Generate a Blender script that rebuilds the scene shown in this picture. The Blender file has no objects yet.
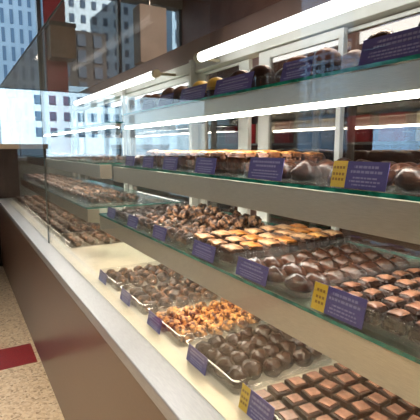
import bpy, bmesh, math, random
from mathutils import Vector, Matrix, noise
random.seed(7)
SC = bpy.context.scene
COL = SC.collection

# ------------------------------------------------------------------ materials
MATS = {}
def new_mat(name):
    m = bpy.data.materials.new(name); m.use_nodes = True
    nt = m.node_tree; nt.nodes.clear()
    out = nt.nodes.new('ShaderNodeOutputMaterial')
    return m, nt, out
def srgb(r, g, b):
    f = lambda c: (c/255/12.92) if c/255 <= .04045 else ((c/255+.055)/1.055)**2.4
    return (f(r), f(g), f(b), 1)
def surf(name, c1, c2=None, scale=20, rough=.5, metal=0, bump=0, bscale=None, coat=0, lo=.4, hi=.6, spec=.5, detail=4, stretch=None, sub=0):
    if name in MATS: return MATS[name]
    m, nt, out = new_mat(name)
    p = nt.nodes.new('ShaderNodeBsdfPrincipled'); nt.links.new(p.outputs[0], out.inputs[0])
    p.inputs['Roughness'].default_value = rough; p.inputs['Metallic'].default_value = metal
    p.inputs['Coat Weight'].default_value = coat; p.inputs['Coat Roughness'].default_value = .15
    p.inputs['Specular IOR Level'].default_value = spec
    if sub:
        p.inputs['Subsurface Weight'].default_value = sub; p.inputs['Subsurface Scale'].default_value = .004
    tc = nt.nodes.new('ShaderNodeTexCoord'); mp = nt.nodes.new('ShaderNodeMapping')
    nt.links.new(tc.outputs['Object'], mp.inputs[0])
    if stretch: mp.inputs['Scale'].default_value = stretch
    n = nt.nodes.new('ShaderNodeTexNoise'); n.inputs['Scale'].default_value = scale; n.inputs['Detail'].default_value = detail
    nt.links.new(mp.outputs[0], n.inputs['Vector'])
    r = nt.nodes.new('ShaderNodeValToRGB')
    r.color_ramp.elements[0].position = lo; r.color_ramp.elements[1].position = hi
    r.color_ramp.elements[0].color = c1; r.color_ramp.elements[1].color = c2 or c1
    nt.links.new(n.outputs[0], r.inputs[0]); nt.links.new(r.outputs[0], p.inputs['Base Color'])
    if bump:
        b = nt.nodes.new('ShaderNodeBump'); b.inputs['Strength'].default_value = bump; b.inputs['Distance'].default_value = .002
        if bscale:
            n2 = nt.nodes.new('ShaderNodeTexNoise'); n2.inputs['Scale'].default_value = bscale; n2.inputs['Detail'].default_value = 3
            nt.links.new(mp.outputs[0], n2.inputs['Vector'])
        else: n2 = n
        nt.links.new(n2.outputs[0], b.inputs['Height']); nt.links.new(b.outputs[0], p.inputs['Normal'])
    MATS[name] = m; return m
def glass(name, tint, ior=1.5, rough=0.0, gain=1.0, base=0.0, haze=None, hazew=0.0):
    """architectural glass: fresnel reflection over straight transmission"""
    if name in MATS: return MATS[name]
    m, nt, out = new_mat(name)
    g = nt.nodes.new('ShaderNodeNewGeometry')
    mx = nt.nodes.new('ShaderNodeMapRange'); nt.links.new(g.outputs['Backfacing'], mx.inputs[0])
    mx.inputs[3].default_value = ior; mx.inputs[4].default_value = 1/ior
    fr = nt.nodes.new('ShaderNodeFresnel'); nt.links.new(mx.outputs[0], fr.inputs['IOR'])
    ma = nt.nodes.new('ShaderNodeMath'); ma.operation = 'MULTIPLY_ADD'; ma.use_clamp = True
    ma.inputs[1].default_value = gain; ma.inputs[2].default_value = base
    nt.links.new(fr.outputs[0], ma.inputs[0])
    t = nt.nodes.new('ShaderNodeBsdfTransparent'); t.inputs[0].default_value = tint
    gl = nt.nodes.new('ShaderNodeBsdfGlossy'); gl.inputs['Roughness'].default_value = rough
    gl.inputs[0].default_value = (1, 1, 1, 1)
    src = t
    if hazew:
        d = nt.nodes.new('ShaderNodeBsdfDiffuse'); d.inputs[0].default_value = haze
        mh = nt.nodes.new('ShaderNodeMixShader'); mh.inputs[0].default_value = hazew
        nt.links.new(t.outputs[0], mh.inputs[1]); nt.links.new(d.outputs[0], mh.inputs[2]); src = mh
    mix = nt.nodes.new('ShaderNodeMixShader')
    nt.links.new(ma.outputs[0], mix.inputs[0]); nt.links.new(src.outputs[0], mix.inputs[1]); nt.links.new(gl.outputs[0], mix.inputs[2])
    nt.links.new(mix.outputs[0], out.inputs[0])
    MATS[name] = m; return m
def glow(name, col, strength):
    if name in MATS: return MATS[name]
    m, nt, out = new_mat(name)
    e = nt.nodes.new('ShaderNodeEmission'); e.inputs[0].default_value = col; e.inputs[1].default_value = strength
    nt.links.new(e.outputs[0], out.inputs[0]); MATS[name] = m; return m

PANE = glass('clear_pane_glass', (.965, .98, .975, 1), gain=.92, base=-.031)
WIN = glass('window_glass', (.9, .96, 1, 1))
TOPG = glass('tinted_top_glass', (.8, .75, .72, 1), gain=.05)
SHELFG = glass('shelf_glass', (.9, .97, .95, 1))
DOORG = glass('mirror_tint_glass', (.62, .6, .58, 1), gain=1.2, base=.07)
PLAST = glass('clear_tray_plastic', (.93, .93, .93, 1), ior=1.45, rough=.16, gain=.75, base=.005, haze=(.75, .75, .76, 1), hazew=.03)
EDGE = surf('green_glass_edge', srgb(12, 96, 82), srgb(36, 138, 120), 30, .15)
RAIL = surf('satin_aluminium_rail', srgb(206, 197, 180), srgb(196, 187, 170), 40, .34, .6, stretch=(20, 1, 20))
WHITE = surf('white_painted_frame', srgb(226, 226, 222), srgb(216, 216, 210), 8, .4)
LEDGE = surf('grey_metal_ledge', srgb(158, 158, 160), srgb(146, 146, 148), 40, .35, .3, stretch=(30, 1, 30))
BROWN = surf('brown_laminate', srgb(96, 72, 58), srgb(90, 67, 54), 60, .28, 0, stretch=(1, 1, 8), spec=.5)
BLACK = surf('black_plinth', srgb(22, 20, 20), None, 5, .6)
DECKM = surf('cream_deck', srgb(225, 214, 190), srgb(215, 203, 178), 6, .35)
STRIPM = surf('gold_sill', srgb(222, 206, 172), srgb(230, 214, 184), 10, .35, .1)
CARD = surf('purple_card', srgb(92, 86, 146), srgb(84, 78, 138), 20, .5, spec=.3)
INK = surf('pale_print', srgb(150, 146, 190), None, 20, .6, spec=.2)
YEL = surf('yellow_card', srgb(232, 196, 60), srgb(222, 186, 50), 20, .4)
OCHRE = surf('ochre_print', srgb(150, 112, 30), None, 20, .5)
DARK = surf('dark_chocolate', srgb(34, 18, 12), srgb(50, 28, 20), 90, .28, 0, .25, 160, spec=.25)
TRUF = surf('truffle_chocolate', srgb(36, 19, 12), srgb(50, 29, 20), 60, .24, 0, .12, 120, spec=.26)
MILK = surf('milk_chocolate', srgb(48, 26, 17), srgb(78, 45, 30), 70, .32, 0, .3, 140, spec=.25, lo=.42, hi=.68)
GLINTS = surf('nut_chocolate_pale_glint_dust', srgb(40, 21, 13), srgb(172, 118, 80), 60, .33, 0, .35, 150, spec=.22, lo=.50, hi=.68)  # pale noise patches: glossy highlights and dust put into the dark colour
PILED = surf('nut_chocolate_brown_glint_dust', srgb(42, 22, 14), srgb(164, 114, 80), 45, .33, 0, .4, 140, spec=.3, lo=.45, hi=.68)  # lighter patches paint highlights and some dust onto the brown clusters
PILEM = surf('nut_chocolate_tan_glint_dust', srgb(48, 26, 18), srgb(196, 146, 110), 55, .33, 0, .4, 140, spec=.3, lo=.44, hi=.66)  # tan patches are painted gloss highlights, partly dust, on piled clusters
HONEY = surf('honey_nut', srgb(76, 38, 17), srgb(222, 158, 92), 70, .36, 0, .4, 150, spec=.3, lo=.43, hi=.58)
TAN = surf('fudge_top', srgb(112, 78, 63), srgb(146, 104, 86), 60, .36, 0, .3, 120, spec=.5)
CARA = surf('caramel_glaze', srgb(150, 86, 34), srgb(222, 164, 92), 45, .3, 0, .4, 90, lo=.42, hi=.64)
OVAL = surf('oval_chocolate', srgb(62, 36, 25), srgb(84, 52, 38), 45, .25, 0, .1, 80, spec=.38)
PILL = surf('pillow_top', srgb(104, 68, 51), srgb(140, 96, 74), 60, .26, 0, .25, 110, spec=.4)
LEMON = surf('yellow_icing', srgb(236, 196, 84), srgb(226, 182, 66), 30, .4)
FROST = surf('beige_frosting', srgb(150, 100, 64), srgb(214, 168, 124), 45, .34, 0, .4, 90, lo=.42, hi=.62)
AMBER = surf('amber_glaze', srgb(150, 84, 34), srgb(206, 136, 70), 45, .3, 0, .4, 90)
PEACH = surf('peach_icing', srgb(160, 104, 74), srgb(140, 88, 62), 40, .45)
BAKE = surf('baked_crust', srgb(72, 40, 23), srgb(104, 62, 36), 60, .5, 0, .4, 120, spec=.3)
CUP = surf('brown_paper_cup', srgb(60, 36, 28), srgb(72, 44, 34), 80, .6)
METAL = surf('chrome_metal', srgb(205, 205, 205), None, 5, .15, 1)

# ------------------------------------------------------------------ mesh helpers
def box(bm, x0, x1, y0, y1, z0, z1, bev=0, seg=2):
    vs = [bm.verts.new((x, y, z)) for x in (x0, x1) for y in (y0, y1) for z in (z0, z1)]
    F = [(0, 1, 3, 2), (4, 6, 7, 5), (0, 4, 5, 1), (2, 3, 7, 6), (0, 2, 6, 4), (1, 5, 7, 3)]
    fs = [bm.faces.new([vs[i] for i in f]) for f in F]
    if bev:
        es = list({e for f in fs for e in f.edges})
        bmesh.ops.bevel(bm, geom=es, offset=bev, segments=seg, affect='EDGES', profile=.5)
    return fs
def tube(bm, a, b, r, n=16):
    a, b = Vector(a), Vector(b); d = (b-a)
    q = d.to_track_quat('Z', 'Y').to_matrix().to_4x4()
    bmesh.ops.create_cone(bm, cap_ends=True, segments=n, radius1=r, radius2=r, depth=d.length,
                          matrix=Matrix.Translation((a+b)/2) @ q)
def mesh(name, bm, mats, smooth=False):
    bmesh.ops.recalc_face_normals(bm, faces=bm.faces)
    me = bpy.data.meshes.new(name); bm.to_mesh(me); bm.free()
    for m in (mats if isinstance(mats, (list, tuple)) else [mats]): me.materials.append(m)
    if smooth:
        for p in me.polygons: p.use_smooth = True
    return me
def link(name, me, parent=None, loc=(0, 0, 0), rot=(0, 0, 0)):
    o = bpy.data.objects.new(name, me); COL.objects.link(o)
    o.location = loc; o.rotation_euler = rot
    if parent: o.parent = parent
    return o
def bx(name, m, parent, *dims, bev=0):
    bm = bmesh.new(); box(bm, *dims, bev=bev)
    return link(name, mesh(name, bm, m), parent)
def tag(o, label, cat, group=None):
    o['label'] = label; o['category'] = cat
    if group: o['group'] = group
    return o
def empty(name, loc, label, cat, group=None, rot=(0, 0, 0)):
    return tag(link(name, None, None, loc, rot), label, cat, group)
def struct(name, m, *dims, bev=0):
    o = bx(name, m, None, *dims, bev=bev); o['kind'] = 'structure'; return o

# ------------------------------------------------------------------ camera
R = ((0.86291915, 0.07195354, 0.50019319), (-0.505342, 0.12286747, 0.85412707), (0, 0.98981123, -0.14238584))
cam = bpy.data.cameras.new('camera'); co = bpy.data.objects.new('camera', cam); COL.objects.link(co)
M = Matrix([[R[i][0], R[i][1], -R[i][2], 0] for i in range(3)] + [[0, 0, 0, 1]])
M.translation = (0, 0, 1.25); co.matrix_world = M
cam.sensor_width = 36; cam.lens = 431/420*36; cam.clip_start = .02; cam.clip_end = 400
SC.camera = co

# ------------------------------------------------------------------ room
def floor_mat():
    m, nt, out = new_mat('terrazzo'); p = nt.nodes.new('ShaderNodeBsdfPrincipled'); nt.links.new(p.outputs[0], out.inputs[0])
    p.inputs['Roughness'].default_value = .35
    tc = nt.nodes.new('ShaderNodeTexCoord'); v = nt.nodes.new('ShaderNodeTexVoronoi'); v.inputs['Scale'].default_value = 85
    nt.links.new(tc.outputs['Object'], v.inputs['Vector'])
    r = nt.nodes.new('ShaderNodeValToRGB'); el = r.color_ramp.elements
    el[0].position = 0; el[0].color = srgb(166, 138, 108); el[1].position = .9; el[1].color = srgb(228, 206, 172)
    for pos, c in ((.25, srgb(224, 200, 164)), (.5, srgb(206, 180, 146)), (.7, srgb(232, 214, 186))):
        e = el.new(pos); e.color = c
    s = nt.nodes.new('ShaderNodeSeparateColor'); nt.links.new(v.outputs['Color'], s.inputs[0])
    nt.links.new(s.outputs[0], r.inputs[0]); nt.links.new(r.outputs[0], p.inputs['Base Color']); return m
TERR = floor_mat()
REDF = surf('red_terrazzo', srgb(158, 40, 38), srgb(134, 30, 30), 120, .35, lo=.35, hi=.65)
CEILM = surf('mauve_ceiling', srgb(116, 98, 90), srgb(106, 90, 82), 3, .8)
WALLG = surf('greige_wall', srgb(150, 138, 128), srgb(142, 130, 120), 3, .7)
WALLB = surf('mauve_brown_wall', srgb(150, 118, 108), srgb(132, 102, 95), 3, .7)
REDC = surf('red_column_paint', srgb(206, 92, 106), srgb(194, 80, 94), 3, .5)
DKFR = surf('dark_window_frame', srgb(52, 62, 76), None, 3, .4)
XL, XR, YB, YF, ZC = -3.0, 3.3, -2.6, 6.5, 3.6
struct('floor', TERR, XL, XR, YB, YF, -.1, 0)
o = struct('trim_1', REDF, XL, .33, 2.58, 2.86, 0, .0015)
struct('ceiling', CEILM, XL-.2, XR+.2, YB-.2, YF+.2, ZC, ZC+.15)
struct('wall_right', WALLB, XR, XR+.2, YB-.2, YF+.2, -.1, ZC)
struct('wall_back', surf('dark_brown_wall', srgb(66, 50, 44), srgb(58, 43, 38), 3, .7), XL-.2, XR, YB-.2, YB, -.1, ZC)
# front wall: knee wall, sill, windows
bm = bmesh.new(); box(bm, XL, XR, YF, YF+.2, -.1, 1.08); box(bm, .3, XR, YF, YF+.2, 3.45, ZC); box(bm, XL, .3, YF, YF+.2, 2.06, ZC)
f_ = link('wall_front', mesh('wall_front', bm, surf('taupe_wall', srgb(176, 184, 182), srgb(166, 174, 172), 3, .7))); f_['kind'] = 'structure'
struct('trim_2', surf('white_sill', srgb(214, 222, 230), None, 3, .4), XL, XR, YF-.12, YF+.2, 1.08, 1.125, bev=.004)
xs = [XL+.02, -1.4, .3, 1.12, 2.26, XR-.02]
for i in range(5):
    w = link(f'window_{i+1}', None); w['kind'] = 'structure'
    zt = 3.45 if i > 1 else 2.06
    bx('pane', WIN, w, xs[i]+.02, xs[i+1]-.02, YF+.08, YF+.09, 1.125, zt)
    bm = bmesh.new(); box(bm, xs[i+1]-.025, xs[i+1]+.025, YF+.04, YF+.14, 1.125, zt)
    link('window_frame', mesh('mullion', bm, DKFR), w)
struct('column_1', REDC, 1.17, 1.46, YF-.02, YF+.03, 1.13, 3.45, bev=.01)
# left wall, one tall window
bm = bmesh.new()
box(bm, XL-.2, XL, YB, 3.45, -.1, ZC); box(bm, XL-.2, XL, 4.5, YF+.2, -.1, ZC); box(bm, XL-.2, XL, 3.45, 4.5, -.1, .9); box(bm, XL-.2, XL, 3.45, 4.5, 3.45, ZC)
f_ = link('wall_left', mesh('wall_left', bm, surf('dark_brown_wall', srgb(66, 50, 44), srgb(58, 43, 38), 3, .7))); f_['kind'] = 'structure'
w = link('window_6', None); w['kind'] = 'structure'
bx('pane', WIN, w, XL-.12, XL-.11, 3.47, 4.48, .9, 3.45)
bx('window_frame', DKFR, w, XL-.13, XL-.08, 3.45, 3.47, .9, 3.45)

# ------------------------------------------------------------------ display case
case = empty('display_case', (.34, 2.4, 0), 'long glass fronted chocolate display case with brown base and grey ledge', 'display case')
case.location = (0, 0, 0)
Y0, Y1 = -.6, 4.92
bx('base_panel', BROWN, case, .34, .37, Y0, Y1, .035, .70)
bx('plinth', BLACK, case, .352, .4, Y0, Y1, 0, .035)
bx('body', BROWN, case, .37, 1.2, Y0, Y1, .035, .70)
bx('ledge', LEDGE, case, .333, .412, Y0, Y1, .70, .7352, bev=.003)
bx('sill_strip', STRIPM, case, .412, .452, Y0, Y1, .715, .7345)
bx('deck', DECKM, case, .452, 1.17, Y0, Y1, .705, .7342)
J = 2.43
for a, b in ((Y0, J-.002), (J+.002, Y1-.01)):
    bx('front_glass', PANE, case, .402, .409, a, b, .7352, 1.82)
bx('joint_strip', surf('dark_silicone', srgb(95, 105, 100), None, 3, .4), case, .4015, .4095, J-.002, J+.002, .7352, 1.82)
bx('end_glass', PANE, case, .412, 1.15, Y1-.01, Y1-.002, .735, 1.8)
bx('top_glass', TOPG, case, .41, 1.14, Y0, Y1, 1.805, 1.815)
bx('glass_edge_trim', surf('dark_edge', srgb(70, 82, 84), None, 3, .3), case, .4015, .4095, Y0, Y1, 1.82, 1.8245)

def shelf(y0, y1, xf, z, face, led, xb=1.07, th=.009):
    bm = bmesh.new(); box(bm, xf-.004, xb, y0, y1, z-.0075, z)
    for f in bm.faces:
        if abs(f.normal.z) < .5: f.material_index = 1
    bm.normal_update()
    for f in bm.faces: f.material_index = 0 if abs(f.normal.z) > .5 else 1
    s = link('shelf', mesh('glass_plate', bm, [SHELFG, EDGE]), case)
    bm = bmesh.new(); box(bm, xf, xf+.018, y0+.002, y1-.002, z-face, z-.0095, bev=.001); box(bm, xf+.018, xf+.06, y0+.01, y1-.01, z-.02, z-.0095)
    for q in (y0+.002, y1-.01): box(bm, xf+.018, xf+.06, q, q+.008, z-face-.004, z-.0095)
    link('front_rail', mesh('front_rail', bm, RAIL), s)
    bm = bmesh.new()
    if led == 'edge': box(bm, xf-.001, xf+.034, y0+.004, y1-.004, z-face-th, z-face-.0005, bev=.002)
    else: box(bm, xf+.0195, xf+.036, y0+.02, y1-.02, z-face-.002, z-face+.012, bev=.003)
    link('light_strip', mesh('light_strip', bm, led_m[z < 1.1]), s)
    bm = bmesh.new()
    bm.free()
    for y in (y0+.03, (y0+y1)/2, y1-.03): bx('bracket', METAL, s, .75, xb+.01, y-.004, y+.004, z-.035, z-.0095)
    return s
led_m = {True: glow('warm_strip_light', (1, .87, .70, 1), 38), False: glow('white_strip_light', (1, .93, .84, 1), 40)}
ZL, ZM, ZT = .954, 1.175, 1.405
XLs, XMs, XTs = .55, .62, .68
for (a, b) in ((Y0+.1, 1.94), (2.15, 4.75)):
    shelf(a, b, XLs, ZL, .075, 'under')
    shelf(a, b, XMs, ZM, .076, 'under')
shelf(Y0+.1, 1.94, XTs, ZT, .058, 'edge')
sfar = shelf(2.2, 4.2, XTs+.02, 1.385, .022, 'edge', th=.006)
# uprights at the ends of the shelf bays
for y in (2.05, 3.12, 4.78):
    bx('upright', WHITE, case, 1.08, 1.105, y-.012, y+.012, .735, 1.70)
# back doors
def door(y0, y1, x, w, v):
    zr = 1.61 if x < 1.14 else 1.628
    bm = bmesh.new()
    box(bm, x, x+.02, y0, y0+w, .76, 1.64, bev=.002); box(bm, x, x+.02, y1-v, y1, .76, 1.64, bev=.002)
    box(bm, x+.001, x+.019, y0+w, y1-v, .76, .79); box(bm, x+.001, x+.019, y0+w, y1-v, zr, 1.64)
    d = link('back_door', mesh('door_frame', bm, WHITE), case)
    bx('door_pane', DOORG, d, x+.008, x+.012, y0+w, y1-v, .79, zr)
door(1.05, 1.51, 1.12, .022, .075); door(-.5, 1.213, 1.15, .03, .03); door(1.623, 2.10, 1.15, .08, .09); door(2.07, 3.14, 1.12, .075, .06); door(3.1, 4.85, 1.15, .06, .06)
bm = bmesh.new(); box(bm, 1.11, 1.18, Y0, Y1, 1.645, 1.70, bev=.003); 
link('door_track', mesh('door_track', bm, WHITE), case)
bx('rear_hood', surf('mauve_hood', srgb(120, 96, 88), srgb(112, 90, 82), 5, .6), case, 1.10, 1.18, Y0, Y1, 1.70, 1.80, bev=.003)
bx('door_sill', WHITE, case, 1.11, 1.18, Y0, Y1, .735, .758)
TUB = glow('fluorescent_tube', (1, .97, .92, 1), 6)
for a, b in ((-.4, 1.76), (2.29, 4.1)):
    bm = bmesh.new(); tube(bm, (.985, a, 1.655), (.985, b, 1.655), .021, 20)
    t = link('light_tube', mesh('light_tube', bm, TUB, True), case)
    for y, s in ((a, -1), (b, 1)):
        bm = bmesh.new(); tube(bm, (.985, y, 1.655), (.985, y+s*.035, 1.655), .022, 16); box(bm, .978, 1.10, y+s*.03-.006, y+s*.03+.006, 1.648, 1.662, bev=.002)
        link('tube_holder', mesh('tube_holder', bm, surf('cream_holder', srgb(200, 190, 160), None, 5, .4)), t)

# ------------------------------------------------------------------ trays
def rrect(hx, hy, r, n=5):
    pts = []
    for cx, cy, a0 in ((hx-r, hy-r, 0), (-hx+r, hy-r, 90), (-hx+r, -hy+r, 180), (hx-r, -hy+r, 270)):
        for k in range(n+1):
            a = math.radians(a0+90*k/n); pts.append((cx+r*math.cos(a), cy+r*math.sin(a)))
    return pts
TR = {}
YS = 1.0   # bay scale along the case
def tray(x0, x1, y0, y1, z, h, label, group=None):
    y0, y1 = y0*YS, y1*YS
    hx, hy = (x1-x0)/2, (y1-y0)/2; key = (round(hx, 3), round(hy, 3), h)
    if key not in TR:
        bm = bmesh.new(); loops = []
        for (d, zz) in ((.004, 0), (.0025, h-.004), (.0, h-.003), (0, h), (.0042, h), (.0045, h-.004), (.0058, .0015)):
            loops.append([bm.verts.new((px, py, zz)) for px, py in rrect(hx-d, hy-d, .014)])
        for A, B in zip(loops, loops[1:]):
            for i in range(len(A)): bm.faces.new((A[i], A[(i+1) % len(A)], B[(i+1) % len(A)], B[i]))
        bm.faces.new(loops[0]); bm.faces.new(loops[-1])
        TR[key] = mesh('candy_tray', bm, PLAST)
    t = link('candy_tray', TR[key], None, ((x0+x1)/2, (y0+y1)/2, z+.0006))
    return tag(t, label, 'tray', group)

CARDS = {}
def card_mesh(w, h, yellow):
    k = (round(w, 3), round(h, 3), yellow)
    if k in CARDS: return CARDS[k]
    rnd = random.Random(int(w*1e4))
    bm = bmesh.new(); box(bm, -.0007, .0007, -w/2, w/2, 0, h)
    base = mesh('price_card', bm, CARD)
    bm = bmesh.new()
    a0 = -w/2+.006; a1 = w/2-.006
    if yellow: a1 = w/2-w*.30
    rows = [(.80, .09), (.62, .09), (.40, .06), (.27, .06), (.14, .05)]
    for zc, th in rows:
        L = a1-a0; span = L*rnd.uniform(.6, .92); y = (a0+a1)/2-span/2; end = y+span
        while y < end:
            ww = rnd.uniform(.003, .010)
            box(bm, -.0012, -.0008, y, min(y+ww, end), h*(zc-th/2), h*(zc+th/2)); y += ww+.0022
    pr = mesh('printed_text', bm, INK)
    yp = yt = None
    if yellow:
        bm = bmesh.new(); box(bm, -.0011, -.0007, w/2-w*.28, w/2, 0, h); yp = mesh('yellow_patch', bm, YEL)
        bm = bmesh.new()
        for zc in (.75, .5, .3):
            y = w/2-w*.24
            while y < w/2-w*.05:
                box(bm, -.0015, -.0011, y, y+.005, h*(zc-.05), h*(zc+.05)); y += .0075
        yt = mesh('printed_text', bm, OCHRE)
    CARDS[k] = (base, pr, yp, yt); return CARDS[k]
def card(x, yc, z, w, h, label, yellow=False, tilt=12, yaw=0, group=None):
    b, pr, yp, yt = card_mesh(w, h, yellow)
    c = link('price_card', b, None, (x, yc*YS, z), (0, math.radians(tilt), math.radians(yaw)))
    tag(c, label, 'price card', group); link('printed_text', pr, c)
    if yp:
        p = link('yellow_patch', yp, c); link('printed_text', yt, p)
    return c

# ------------------------------------------------------------------ sweets (one mesh per variant)
def lumpy(r, seed, lumps=16, amp=.28, flat=.8, sub=3, sx=1, sy=1, wr=(.35, .6)):
    rnd = random.Random(seed); bm = bmesh.new()
    bmesh.ops.create_icosphere(bm, subdivisions=sub, radius=1)
    cs = []
    for _ in range(lumps):
        v = Vector((rnd.gauss(0, 1), rnd.gauss(0, 1), rnd.gauss(0, 1))).normalized(); cs.append((v, rnd.uniform(*wr), rnd.uniform(.5, 1)))
    for v in bm.verts:
        n = v.co.normalized(); d = 0
        for c, wd, a in cs:
            t = (n-c).length/wd
            if t < 1: d = max(d, a*math.sqrt(1-t*t))
        k = 1-amp+amp*d+.05*noise.noise(n*6+Vector((seed, 0, 0)))
        v.co = Vector((n.x*k*sx, n.y*k*sy, n.z*k*flat))*r
    zb = min(v.co.z for v in bm.verts)*.72
    for v in bm.verts: v.co.z = max(v.co.z, zb)-zb
    return bm
def swirl(r, seed):
    rnd = random.Random(seed); ph = rnd.uniform(0, 6); bm = bmesh.new()
    bmesh.ops.create_icosphere(bm, subdivisions=4, radius=1)
    for v in bm.verts:
        n = v.co.normalized(); a = math.atan2(n.y, n.x); e = math.asin(max(-1, min(1, n.z)))
        k = 1+.05*noise.noise(n*2.2+Vector((seed*3, 1, 0)))
        if e > -.2: k += .10*max(0, math.sin(a*2+e*5+ph+2.5*noise.noise(n*1.8)))**4+.06*noise.noise(n*4+Vector((0, seed, 0)))
        v.co = Vector((n.x, n.y, n.z*.93))*k*r
    zb = -r*.72
    for v in bm.verts: v.co.z = max(v.co.z, zb)-zb
    return bm
def oval(r, seed, sx, sy, sz):
    rnd = random.Random(seed); bm = bmesh.new(); bmesh.ops.create_icosphere(bm, subdivisions=4, radius=1)
    ph = rnd.uniform(-.5, .5)
    for v in bm.verts:
        n = v.co.normalized(); k = 1+.05*noise.noise(n*2+Vector((seed, 0, 0)))
        z = n.z*sz*(1 if n.z > 0 else .6)
        ridge = .0035*max(0, n.z)*math.exp(-((n.x-.25*n.y-ph*.3)/.10)**2)
        v.co = Vector((n.x*sx, n.y*sy, z+ridge))*k*r
    zb = min(v.co.z for v in bm.verts)*.8
    for v in bm.verts: v.co.z = max(v.co.z, zb)-zb
    return bm
def slab(lx, ly, z0, z1, seed, bev=.003, wob=.0015, dome=0, sub=2):
    bm = bmesh.new(); box(bm, -lx/2, lx/2, -ly/2, ly/2, z0, z1)
    bmesh.ops.subdivide_edges(bm, edges=bm.edges[:], cuts=5, use_grid_fill=True)
    es = [e for e in bm.edges if len(e.link_faces) == 2 and e.link_faces[0].normal.dot(e.link_faces[1].normal) < .5]
    bm.normal_update()
    es = [e for e in bm.edges if len(e.link_faces) == 2 and e.calc_face_angle(0) > .8]
    bmesh.ops.bevel(bm, geom=es, offset=bev, segments=3, affect='EDGES', profile=.5)
    for v in bm.verts:
        if v.co.z > z0+.001:
            q = noise.noise_vector(v.co*55+Vector((seed*7, 0, 0)))*wob
            top = (v.co.z-z0)/(z1-z0)
            v.co += q
            if dome: v.co.z += dome*top*(1-(2*v.co.x/lx)**2*.8)*(1-(2*v.co.y/ly)**2*.8)
    return bm

class Kind:
    """variants of one sweet: list of [mesh, child name, child mesh]"""
    def __init__(s, name, cat, variants): s.name, s.cat, s.v = name, cat, variants
    def put(s, loc, rz, label, group, scale=1.0, i=None):
        v = s.v[random.randrange(len(s.v)) if i is None else i]
        o = link(s.name, v[0], None, loc, (0, 0, rz)); o.scale = (scale,)*3
        tag(o, label, s.cat, group)
        for nm, me in v[1:]: link(nm, me, o)
        return o
def kl(name, m, r, n=5, **kw): return Kind(name, 'chocolate', [(mesh(name, lumpy(r, i*11+len(name), **kw), m, True),) for i in range(n)])
K_DARKCL = kl('dark_nut_cluster', GLINTS, .0292, lumps=20, amp=.36, flat=.85)
K_CL = kl('nut_cluster', PILED, .0278, lumps=20, amp=.36, flat=.85, sx=1.08)
K_PILE = kl('chocolate_nut_cluster', PILEM, .0275, lumps=26, amp=.46, flat=.9)
K_BLK = kl('dark_chocolate_cluster', DARK, .023, lumps=14, amp=.3)
K_HON = kl('honey_nut_cluster', HONEY, .0232, n=6, lumps=46, amp=.24, flat=.85, wr=(.2, .34), sub=4)
K_FAR = kl('chocolate_bite', PILEM, .030, lumps=20, amp=.4, flat=.8)
K_FARD = kl('dark_chocolate_bite', GLINTS, .031, lumps=18, amp=.38, flat=.75)
K_TRUF = Kind('chocolate_truffle', 'chocolate', [(mesh('chocolate_truffle', swirl(.0245, i), TRUF, True),) for i in range(6)])
def fud(seed, s=.0395, h=.024):
    return (mesh('fudge_square', slab(s, s, 0, h, seed, .002, .0009), DARK), ('tan_top', mesh('tan_top', slab(s*.70, s*.72, h-.001, h+.003, seed+3, .0012, .0014), TAN)))
K_FUD = Kind('fudge_square', 'chocolate', [fud(i) for i in range(5)])
def bar(seed, lx, ly, h):
    CARA = (MATS['caramel_glaze'], FROST, AMBER)[seed % 3]
    return (mesh('glazed_bar', slab(lx, ly, 0, h, seed, .010, .004, .004), MILK, True), ('caramel_top', mesh('caramel_top', slab(lx*.84, ly*.86, h-.006, h+.003, seed+5, .004, .004, .006), CARA, True)))
K_BAR = Kind('glazed_bar', 'pastry', [bar(i, .050, .066, .036) for i in range(6)])
K_OVAL = Kind('oval_truffle', 'chocolate', [(mesh('oval_truffle', oval(1, i, .024, .0335, .021), OVAL, True),) for i in range(5)])
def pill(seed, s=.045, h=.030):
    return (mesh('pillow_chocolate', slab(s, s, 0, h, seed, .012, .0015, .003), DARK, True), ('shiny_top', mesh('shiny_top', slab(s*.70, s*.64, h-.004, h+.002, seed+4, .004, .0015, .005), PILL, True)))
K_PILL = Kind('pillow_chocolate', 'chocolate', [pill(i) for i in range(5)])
def loaf(seed, m, top, lx=.073, ly=.091, h=.066):
    return (mesh('glazed_slice', slab(lx, ly, 0, h, seed, .013, .003, .006), m, True), ('glazed_top', mesh('glazed_top', slab(lx*.80, ly*.82, h-.008, h+.0035, seed+9, .004, .002, .008), top, True)))
K_LOAF = Kind('glazed_slice', 'pastry', [loaf(i, BAKE, CARA) for i in range(4)])
K_LOAFB = Kind('chocolate_slice', 'pastry', [loaf(i+20, MILK, PILL) for i in range(4)])
def cupcake(seed, top, r=.034):
    bm = bmesh.new(); n = 28; L = []
    for rr, z in ((.7, 0), (.95, .75), (.9, .76)):
        L.append([bm.verts.new((r*rr*(1+(.03 if k % 2 else -.03))*math.cos(2*math.pi*k/n), r*rr*(1+(.03 if k % 2 else -.03))*math.sin(2*math.pi*k/n), z*r)) for k in range(n)])
    for A, B in zip(L, L[1:]):
        for i in range(n): bm.faces.new((A[i], A[(i+1) % n], B[(i+1) % n], B[i]))
    bm.faces.new(L[0]); bm.faces.new(L[-1])
    base = mesh('filled_cup', bm, CUP)
    t = lumpy(r*1.06, seed, 10, .12, .8); [setattr(v.co, 'z', v.co.z+r*.62) for v in t.verts]
    return (base, ('domed_top', mesh('domed_top', t, top, True)))
K_MOUND = kl('chocolate_mound', MILK, .0365, lumps=9, amp=.2, flat=.8, sx=1.08)
K_CUPS = {k: Kind('dome_topped_sweet', 'pastry', [cupcake(i+s, m) for i in range(2)]) for s, (k, m) in enumerate((('bake', BAKE), ('lemon', LEMON), ('milk', MILK), ('peach', PEACH), ('oval', OVAL)))}

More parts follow.
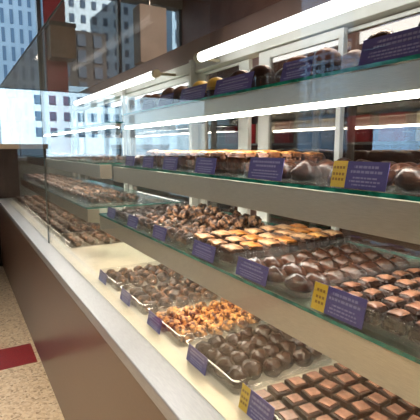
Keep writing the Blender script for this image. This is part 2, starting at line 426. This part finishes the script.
def fill(kind, x0, x1, y0, y1, z, nx, ny, label, group, jit=.003, stag=True, rot=True, skip=0, scale=1.0, rise=0):
    y0, y1 = y0*YS, y1*YS
    dx, dy = (x1-x0)/nx, (y1-y0)/ny
    for i in range(nx):
        for j in range(ny):
            if random.random() < skip: continue
            off = (.25 if i % 2 else -.25)*dy*.8 if stag else 0
            x = x0+(i+.5)*dx+random.uniform(-jit, jit); y = y0+(j+.5)*dy+off*.6+random.uniform(-jit, jit)
            rz = random.uniform(0, 6.28) if rot is True else random.uniform(-rot, rot)
            kind.put((x, y, z+random.uniform(0, rise)), rz, label, group, scale*random.uniform(.94, 1.05))

# ---- deck trays of the near bay
ZD = .7345; fl = .0023
def deck_tray(y0, y1, lab, x1=.76): return tray(.464, x1, y0, y1, ZD, .034, lab)
deck_tray(1.455, 1.672, 'clear tray of dark nut clusters, farthest on the near lower deck')
fill(K_DARKCL, .477, .75, 1.467, 1.66, ZD+fl, 5, 4, 'dark nut cluster in the deck tray nearest the bare cream deck', 'dark nut clusters on the deck', .002)
deck_tray(1.20, 1.425, 'clear deck tray of brown nut clusters beside the honey coloured ones')
fill(K_CL, .477, .75, 1.213, 1.412, ZD+fl, 5, 4, 'milk brown nut cluster in the deck tray left of the honey clusters', 'brown nut clusters on the deck', .002)
deck_tray(.945, 1.175, 'clear deck tray full of honey coloured nut clusters')
fill(K_HON, .474, .752, .960, 1.160, ZD+fl, 6, 5, 'honey coloured nut cluster in the deck tray', 'honey nut clusters on the deck', .002)
deck_tray(.69, .922, 'clear deck tray full of round dark truffles')
fill(K_TRUF, .472, .752, .708, .906, ZD+fl, 6, 4, 'round dark truffle with ridged top in the deck tray', 'round dark truffles on the deck', .0015)
deck_tray(.40, .668, 'clear deck tray of tan topped fudge squares at the bottom right')
fill(K_FUD, .472, .754, .408, .660, ZD+fl, 6, 6, 'dark fudge square with tan top in the deck tray', 'tan topped fudge squares', .002, False, .22, rise=.003, scale=.95)
for y, lb in ((1.605, 'purple card on the tray of dark nut clusters at the far end of the deck'),
              (1.345, 'purple card on the deck tray of milk brown nut clusters'), (1.10, 'purple card on the tray of honey nut clusters'), (.845, 'purple card on the tray of round dark truffles')):
    card(.4545, y, ZD+.0008, .092, .040, lb, False, 12)
card(.4545, .612, ZD+.0008, .10, .05, 'purple and yellow card on the tray of fudge squares', True, 12)

# ---- lower shelf, near bay
YS = .976
z = ZL+.0006
def low_tray(y0, y1, lab, x1=.93, x0=.558): return tray(x0, x1, y0, y1, z, .036, lab)
zz = z+.0022
low_tray(1.68, 1.925, 'clear tray of almost black clusters at the far end of the near lower shelf')
fill(K_BLK, .571, .92, 1.692, 1.913, zz, 7, 5, 'almost black chocolate cluster on the lower shelf end', 'black clusters on the lower shelf', .002)
low_tray(1.405, 1.655, 'clear tray of nut clusters second from the near lower shelf end')
fill(K_PILE, .571, .92, 1.42, 1.641, zz, 6, 4, 'brown nut cluster on the lower shelf beside the black clusters', 'nut clusters beside the black clusters', .002)
fill(K_PILE, .70, .90, 1.45, 1.62, zz+.031, 3, 3, 'brown nut cluster on the lower shelf beside the black clusters', 'nut clusters beside the black clusters', .003)
low_tray(1.15, 1.385, 'clear tray of nut clusters beside the caramel glazed bars')
fill(K_PILE, .571, .92, 1.166, 1.371, zz, 6, 4, 'brown nut cluster on the lower shelf beside the glazed bars', 'nut clusters beside the glazed bars', .002)
fill(K_PILE, .70, .90, 1.18, 1.36, zz+.031, 3, 3, 'brown nut cluster on the lower shelf beside the glazed bars', 'nut clusters beside the glazed bars', .003)
low_tray(.89, 1.135, 'clear tray of caramel glazed bars on the lower shelf', 1.0)
fill(K_BAR, .571, .99, .899, 1.126, zz, 7, 3, 'caramel glazed chocolate bar on the lower shelf', 'caramel glazed bars', .001, False, .05, rise=.006, scale=.98)
low_tray(.62, .875, 'clear tray of oval brown truffles on the lower shelf', .95)
fill(K_OVAL, .571, .94, .63, .866, zz, 7, 3, 'oval brown truffle with ridged top on the lower shelf', 'oval brown truffles', .0015, False, .12, scale=1.04)
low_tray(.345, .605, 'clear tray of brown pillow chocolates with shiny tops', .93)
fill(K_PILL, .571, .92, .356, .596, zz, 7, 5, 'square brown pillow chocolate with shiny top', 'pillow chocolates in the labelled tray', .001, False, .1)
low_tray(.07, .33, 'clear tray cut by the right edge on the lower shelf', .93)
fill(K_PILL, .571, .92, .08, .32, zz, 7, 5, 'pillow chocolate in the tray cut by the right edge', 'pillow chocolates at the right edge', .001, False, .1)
for y, lb in ((1.83, 'purple card before the black clusters on the lower shelf'), (1.566, 'purple card before the lower shelf nut clusters next to the black ones'),
              (1.31, 'purple card before the nut clusters next to the glazed bars'), (1.01, 'purple card on the tray of caramel glazed bars'), (.785, 'large purple card on the tray of oval brown truffles')):
    card(.5525, y, z+.0008, .115 if y < 1.2 else .1, .042, lb, False, 12)
card(.5525, .524, z+.0008, .118, .05, 'purple and yellow card on the tray of pillow chocolates', True, 12)

# ---- middle shelf, near bay
YS = .983
z = ZM+.0006; zz = z+.0022
spans = [(1.69, 1.91), (1.47, 1.68), (1.27, 1.46), (.95, 1.26), (.69, .94), (.42, .68), (.12, .41)]
nm = ['far end of the middle shelf', 'middle shelf second from its far end', 'middle shelf third from its far end', 'middle shelf below the yellow domed sweets',
      'middle shelf behind the largest purple card', 'middle shelf behind the yellow and purple card', 'middle shelf at the right edge']
for i, ((a, b), n) in enumerate(zip(spans, nm)):
    tray(.630, 1.0, a, b, z, .036, 'clear tray of glazed slices at the '+n if i in (1, 2, 3) else 'clear tray of chocolate mounds at the '+n)
    ny = 3 if (b-a) > .28 else 2
    k = K_LOAF if i in (1, 2, 3) else K_MOUND
    fill(k, .643, .985, a+.012, b-.012, zz, 4 if k is K_LOAF else 5, ny if k is K_LOAF else ny+1, ('caramel glazed slice at the ' if i in (1, 2, 3) else 'brown chocolate mound at the ')+n, 'sweets at the '+n, .002, False, .08, scale=.86 if b-a < .21 else .94 if ny == 2 else .84)
for y, w, h, lb, ye in ((1.765, .10, .042, 'pale purple card at the far end of the middle shelf', 0), (1.565, .10, .042, 'purple card second from the far end of the middle shelf', 0),
        (1.365, .11, .044, 'purple card third from the far end of the middle shelf', 0), (1.12, .115, .046, 'blue purple card below the yellow domed sweets on the middle shelf', 0),
        (.83, .128, .052, 'largest plain purple card on the middle shelf', 0), (.55, .125, .05, 'purple and yellow card on the middle shelf', 1)):
    card(.6245, y, z+.0008, w, h, lb, bool(ye), 10)

# ---- top shelf, near bay
z = ZT+.0006; zz = z+.0022
tops = [(1.70, 1.92, 'bake', 'baked crust'), (1.45, 1.68, 'bake', 'baked crust'), (1.20, 1.43, 'lemon', 'yellow'), (.95, 1.18, 'milk', 'brown'), (.70, .93, 'peach', 'peach'), (.42, .68, 'oval', 'dark'), (.1, .40, 'milk', 'brown')]
pl = ['at the far end of the top shelf', 'beside the yellow ones on the top shelf', 'on the top shelf', 'between yellow and peach ones on the top shelf', 'on the top shelf before the white door corner', 'behind the reflected facade on the top shelf', 'at the right edge of the top shelf']
for (a, b, k, cn), p in zip(tops, pl):
    tray(.690, 1.0, a, b, z, .03, f'clear tray of {cn} dome topped sweets {p}')
    fill(K_CUPS[k], .706, .99, a+.018, b-.012, zz, 3, 2 if b-a < .29 else 3, f'{cn} dome topped sweet {p}', f'{cn} domed sweets {p}', .002, False, True, scale=1.12)
for y, w, h, lb in ((1.70, .12, .042, 'card at the far end of the top shelf'), (1.53, .12, .042, 'pale card second from the far end of the top shelf'), (1.315, .175, .046, 'purple card in front of the yellow domed sweets'), (1.07, .19, .046, 'purple card in front of the brown domed sweets on the top shelf'),
        (.80, .10, .046, 'purple card in front of the peach domed sweets'), (.53, .16, .05, 'big purple card at the right of the top shelf'), (.30, .16, .05, 'purple card cut by the right edge of the top shelf')):
    card(.6845, y, z+.0008, w, h, lb, False, 14)

# ---- far bay
YS = 1.0
for lev, (zs, xf, kinds, word) in enumerate(((ZD, .47, (K_FARD, K_FAR), 'deck'), (ZL+.0006, .575, (K_FAR, K_FARD), 'lower shelf'))):
    y = 2.24
    n = 0
    while y < 4.55:
        b = y+.27
        tray(xf, xf+.33, y, b, zs, .034, f'clear tray on the {word} of the far bay, number {n+1} from the near end' if 0 else
             f'clear tray of chocolate bites on the {word} of the far bay', f'far bay {word} trays')
        k = kinds[0] if n % 3 else kinds[1]
        fill(k, xf+.014, xf+.316, y+.012, b-.012, zs+.0023, 4, 4 if n < 3 else 3, f'chocolate bite in the trays on the {word} of the far bay', f'far bay {word} chocolate bites', .002, scale=.98)
        y += .285; n += 1
for j, y in enumerate((2.5, 2.9, 3.3, 3.75)):
    tray(.65, .9, y-.1, y+.1, ZM+.0006, .03, 'small clear tray on the middle shelf of the far bay', 'far bay middle shelf trays')
    fill(K_FARD, .66, .89, y-.09, y+.09, ZM+.0028, 3, 2, 'chocolate bite on the middle shelf of the far bay', 'far bay middle shelf bites', .003)

# ------------------------------------------------------------------ counter at the far end of the case
cnt = empty('wooden_counter', (0, 5.3, 0), 'dark brown wooden counter with beige top beyond the display case end', 'counter')
cnt.location = (0, 0, 0)
WOOD = surf('dark_wood', srgb(60, 44, 38), srgb(46, 33, 28), 14, .4, stretch=(6, 6, .6))
bx('body', WOOD, cnt, -.05, .565, 4.99, 5.5, 0, 1.24)
bx('side_panel', WOOD, cnt, .42, .56, 4.975, 4.99, .03, 1.22)
bx('counter_top', surf('beige_top', srgb(214, 198, 176), srgb(204, 188, 166), 20, .35), cnt, -.07, .578, 4.965, 5.52, 1.24, 1.292, bev=.004)

# staff side: shelf with red boxes, hanging sign box
rack = empty('wall_shelf', (3, 1.5, 0), 'grey back shelf on the wall behind the display case doors', 'shelf'); rack.location = (0, 0, 0)
GREYM = surf('grey_shelf', srgb(120, 120, 116), None, 5, .5)
for zz_ in (.85, 1.3, 1.75): bx('shelf_board', GREYM, rack, 2.9, 3.29, 0, 5, zz_-.02, zz_)
for yy in (.02, 1.7, 3.3, 4.97): bx('side_board', GREYM, rack, 2.9, 3.29, yy-.015, yy+.015, .02, 1.98)
rb = surf('red_box', srgb(150, 40, 44), srgb(132, 32, 38), 10, .5); bt = surf('cream_box', srgb(190, 180, 150), None, 10, .5)
for i in range(14):
    yy = .25+i*.33
    if min(abs(yy-q) for q in (1.7, 3.3)) < .16: continue
    for lev, zb in enumerate((.85, 1.3)):
        o = bx('gift_box', rb if (i+lev) % 3 else bt, None, -.12, .12, -.12, .12, 0, .22, bev=.004)
        o.location = (3.06, yy, zb+.0005)
        tag(o, ('red' if (i+lev) % 3 else 'cream')+(' gift box on the low back shelf behind the case' if lev == 0 else ' gift box on the upper back shelf behind the case'), 'box',
            ('red' if (i+lev) % 3 else 'cream')+(' boxes on the low back shelf' if lev == 0 else ' boxes on the upper back shelf'))
SGX = 1.74
sg = empty('hanging_sign', (1.9, 4.0, 0), 'grey hanging box sign above the display case', 'sign'); sg.location = (0, 0, 0)
bx('sign_box', surf('sign_grey', srgb(176, 166, 158), srgb(166, 156, 148), 4, .5), sg, SGX, SGX+.30, 4.4, 4.6, 2.14, 2.72, bev=.005)
bm = bmesh.new(); tube(bm, (SGX+.15, 4.5, 2.72), (SGX+.15, 4.5, ZC), .012); link('hanger', mesh('hanger', bm, METAL), sg)
bxm = empty('wall_box', (1.3, 6.4, 0), 'tan metal box mounted on the red column', 'box'); bxm.location = (0, 0, 0)
bx('casing', surf('tan_box', srgb(168, 142, 112), srgb(140, 118, 94), 3, .5), bxm, 1.19, 1.52, 6.2, 6.48, 2.45, 2.86, bev=.01)
bx('lid', surf('brown_lid', srgb(74, 58, 48), None, 3, .5), bxm, 1.18, 1.53, 6.19, 6.48, 2.86, 2.91, bev=.004)

# ------------------------------------------------------------------ outside
g = bx('ground', surf('street', srgb(58, 60, 64), srgb(52, 54, 58), .3, .8), None, -200, 140, YF+.2, 220, -.25, -.1); g['kind'] = 'structure'
GLD = surf('facade_window', srgb(66, 86, 108), srgb(56, 74, 96), .2, .3)
def building(label, x0, x1, y0, y1, h, m, cols, rows, ww, wh, z0, zstep, x_from, x_step, bands=None, face='y', wmat=None):
    b = bx('building', m, None, x0, x1, y0, y1, -.1, h)
    tag(b, label, 'building')
    bm = bmesh.new()
    if face == 'y': box(bm, -ww/2, ww/2, -.12, .1, 0, wh)
    else: box(bm, -.1, .12, -ww/2, ww/2, 0, wh)
    wm = mesh('window', bm, wmat or GLD)
    for i in range(cols):
        for j in range(rows):
            p = x_from+i*x_step+(.35*x_step*(-1 if i % 2 else 1)*0)
            if face == 'y': link('window', wm, b, (p, y0, z0+j*zstep))
            else: link('window', wm, b, (x1, p, z0+j*zstep))
    for zb in bands or ():
        if face == 'y': bx('cornice', m, b, x0-.2, x1+.2, y0-.4, y0, zb, zb+.4)
    return b
WST = surf('white_stone', srgb(190, 206, 218), srgb(178, 196, 208), .4, .8)
BST = surf('blue_stone', srgb(140, 168, 188), srgb(130, 158, 180), .4, .8)
building('white stone building with rows of dark windows beyond the shop window', 16, 33, 80, 95, 48, WST, 8, 12, .75, 1.3, 3, 2.5, 17.2, 1.95, (41,))
building('tall pale blue skyscraper at the left edge', 3.2, 15.2, 90, 110, 60, surf('sky_stone', srgb(214, 226, 236), srgb(198, 214, 226), .2, .8), 7, 14, .55, 2.5, 4, 3.3, 4.4, 1.55, None, 'y', surf('pale_window', srgb(122, 146, 170), srgb(108, 132, 158), .2, .3))
building('low pale stone building across the street', 8.5, 24, 44, 50, 7.2, BST, 7, 2, .9, 1.6, 1.2, 3.0, 10, 2.0, (6.6,))
building('dark brown block below the white building', 11.2, 17.5, 56, 60, 15.5, surf('brown_block', srgb(48, 40, 36), srgb(40, 33, 30), .4, .8), 3, 4, 1.0, 1.4, 8, 1.9, 12.4, 2.0, None, 'y', DKFR)
building('blue grey office block seen reflected in the front glass', -170, -140, 100, 200, 75, surf('office_blue', srgb(176, 212, 250), srgb(166, 204, 244), .4, .8), 8, 12, 3.6, 2.0, 9, 3.3, 124, 5.4, None, 'x', surf('blue_window', srgb(24, 40, 66), None, 1, .4))
building('pale stone office block across the far street corner', -40, -6, 70, 80, 50, WST, 8, 12, .9, 1.3, 3, 2.4, -25, 2.1)
building('pale blue building at the right behind the low stone one', 33.5, 60, 70, 79, 34, BST, 8, 8, 1.6, 2.2, 4, 3.8, 35, 3)
aw = empty('street_awning', (0, 0, 0), 'small bright blue awning across the street at the left edge', 'awning')
bx('canopy', surf('blue_awning', srgb(18, 62, 130), srgb(14, 54, 120), 1, .6), aw, 2.05, 3.75, 30, 31, 2.9, 3.75, bev=.05)
bm = bmesh.new(); tube(bm, (2.1, 30.9, -.1), (2.1, 30.9, 2.95), .05); tube(bm, (3.7, 30.9, -.1), (3.7, 30.9, 2.95), .05); link('post', mesh('post', bm, DKFR), aw)
lp = empty('street_lamp', (0, 0, 0), 'dark street lamp post seen through the front glass', 'street lamp')
bm = bmesh.new(); tube(bm, (2.15, 20, -.1), (2.15, 20, 3.3), .12); link('pole', mesh('pole', bm, DKFR), lp)
bm = bmesh.new(); box(bm, 1.97, 2.33, 19.85, 20.15, 3.3, 3.75, bev=.05); link('lantern', mesh('lantern', bm, DKFR), lp)

# ------------------------------------------------------------------ light
w = bpy.data.worlds.new('sky'); SC.world = w; w.use_nodes = True
bgn = w.node_tree.nodes['Background']; bgn.inputs[0].default_value = (.80, .91, 1, 1); bgn.inputs[1].default_value = .9
def area(name, loc, size, power, col, rot=(0, 0, 0), spread=180):
    l = bpy.data.lights.new(name, 'AREA'); l.shape = 'RECTANGLE'; l.size, l.size_y = size; l.energy = power; l.color = col
    l.spread = math.radians(spread)
    o = bpy.data.objects.new(name, l); COL.objects.link(o); o.location = loc; o.rotation_euler = rot
area('ceiling_lamp', (-1.0, 1.2, ZC-.03), (.6, 3.0), 62, (1, .88, .74), spread=85)
area('ceiling_lamp', (2.2, 1.8, ZC-.03), (.5, 2.6), 150, (1, .88, .76))

sl = bpy.data.lights.new('sun', 'SUN'); sl.energy = 21; sl.angle = .01; sl.color = (1, .96, .9)
so = bpy.data.objects.new('sun', sl); COL.objects.link(so); so.rotation_euler = Vector((.62, -.55, .56)).to_track_quat('Z', 'Y').to_euler()
SC.view_settings.view_transform = 'Standard'; SC.view_settings.look = 'None'
SC.view_settings.gamma = 1; SC.view_settings.use_curve_mapping = False
SC.view_settings.exposure = 0
SC.cycles.transparent_max_bounces = 40; SC.cycles.max_bounces = 14; SC.cycles.glossy_bounces = 8
SC.cycles.caustics_reflective = False; SC.cycles.caustics_refractive = False
SC.cycles.sample_clamp_indirect = 6
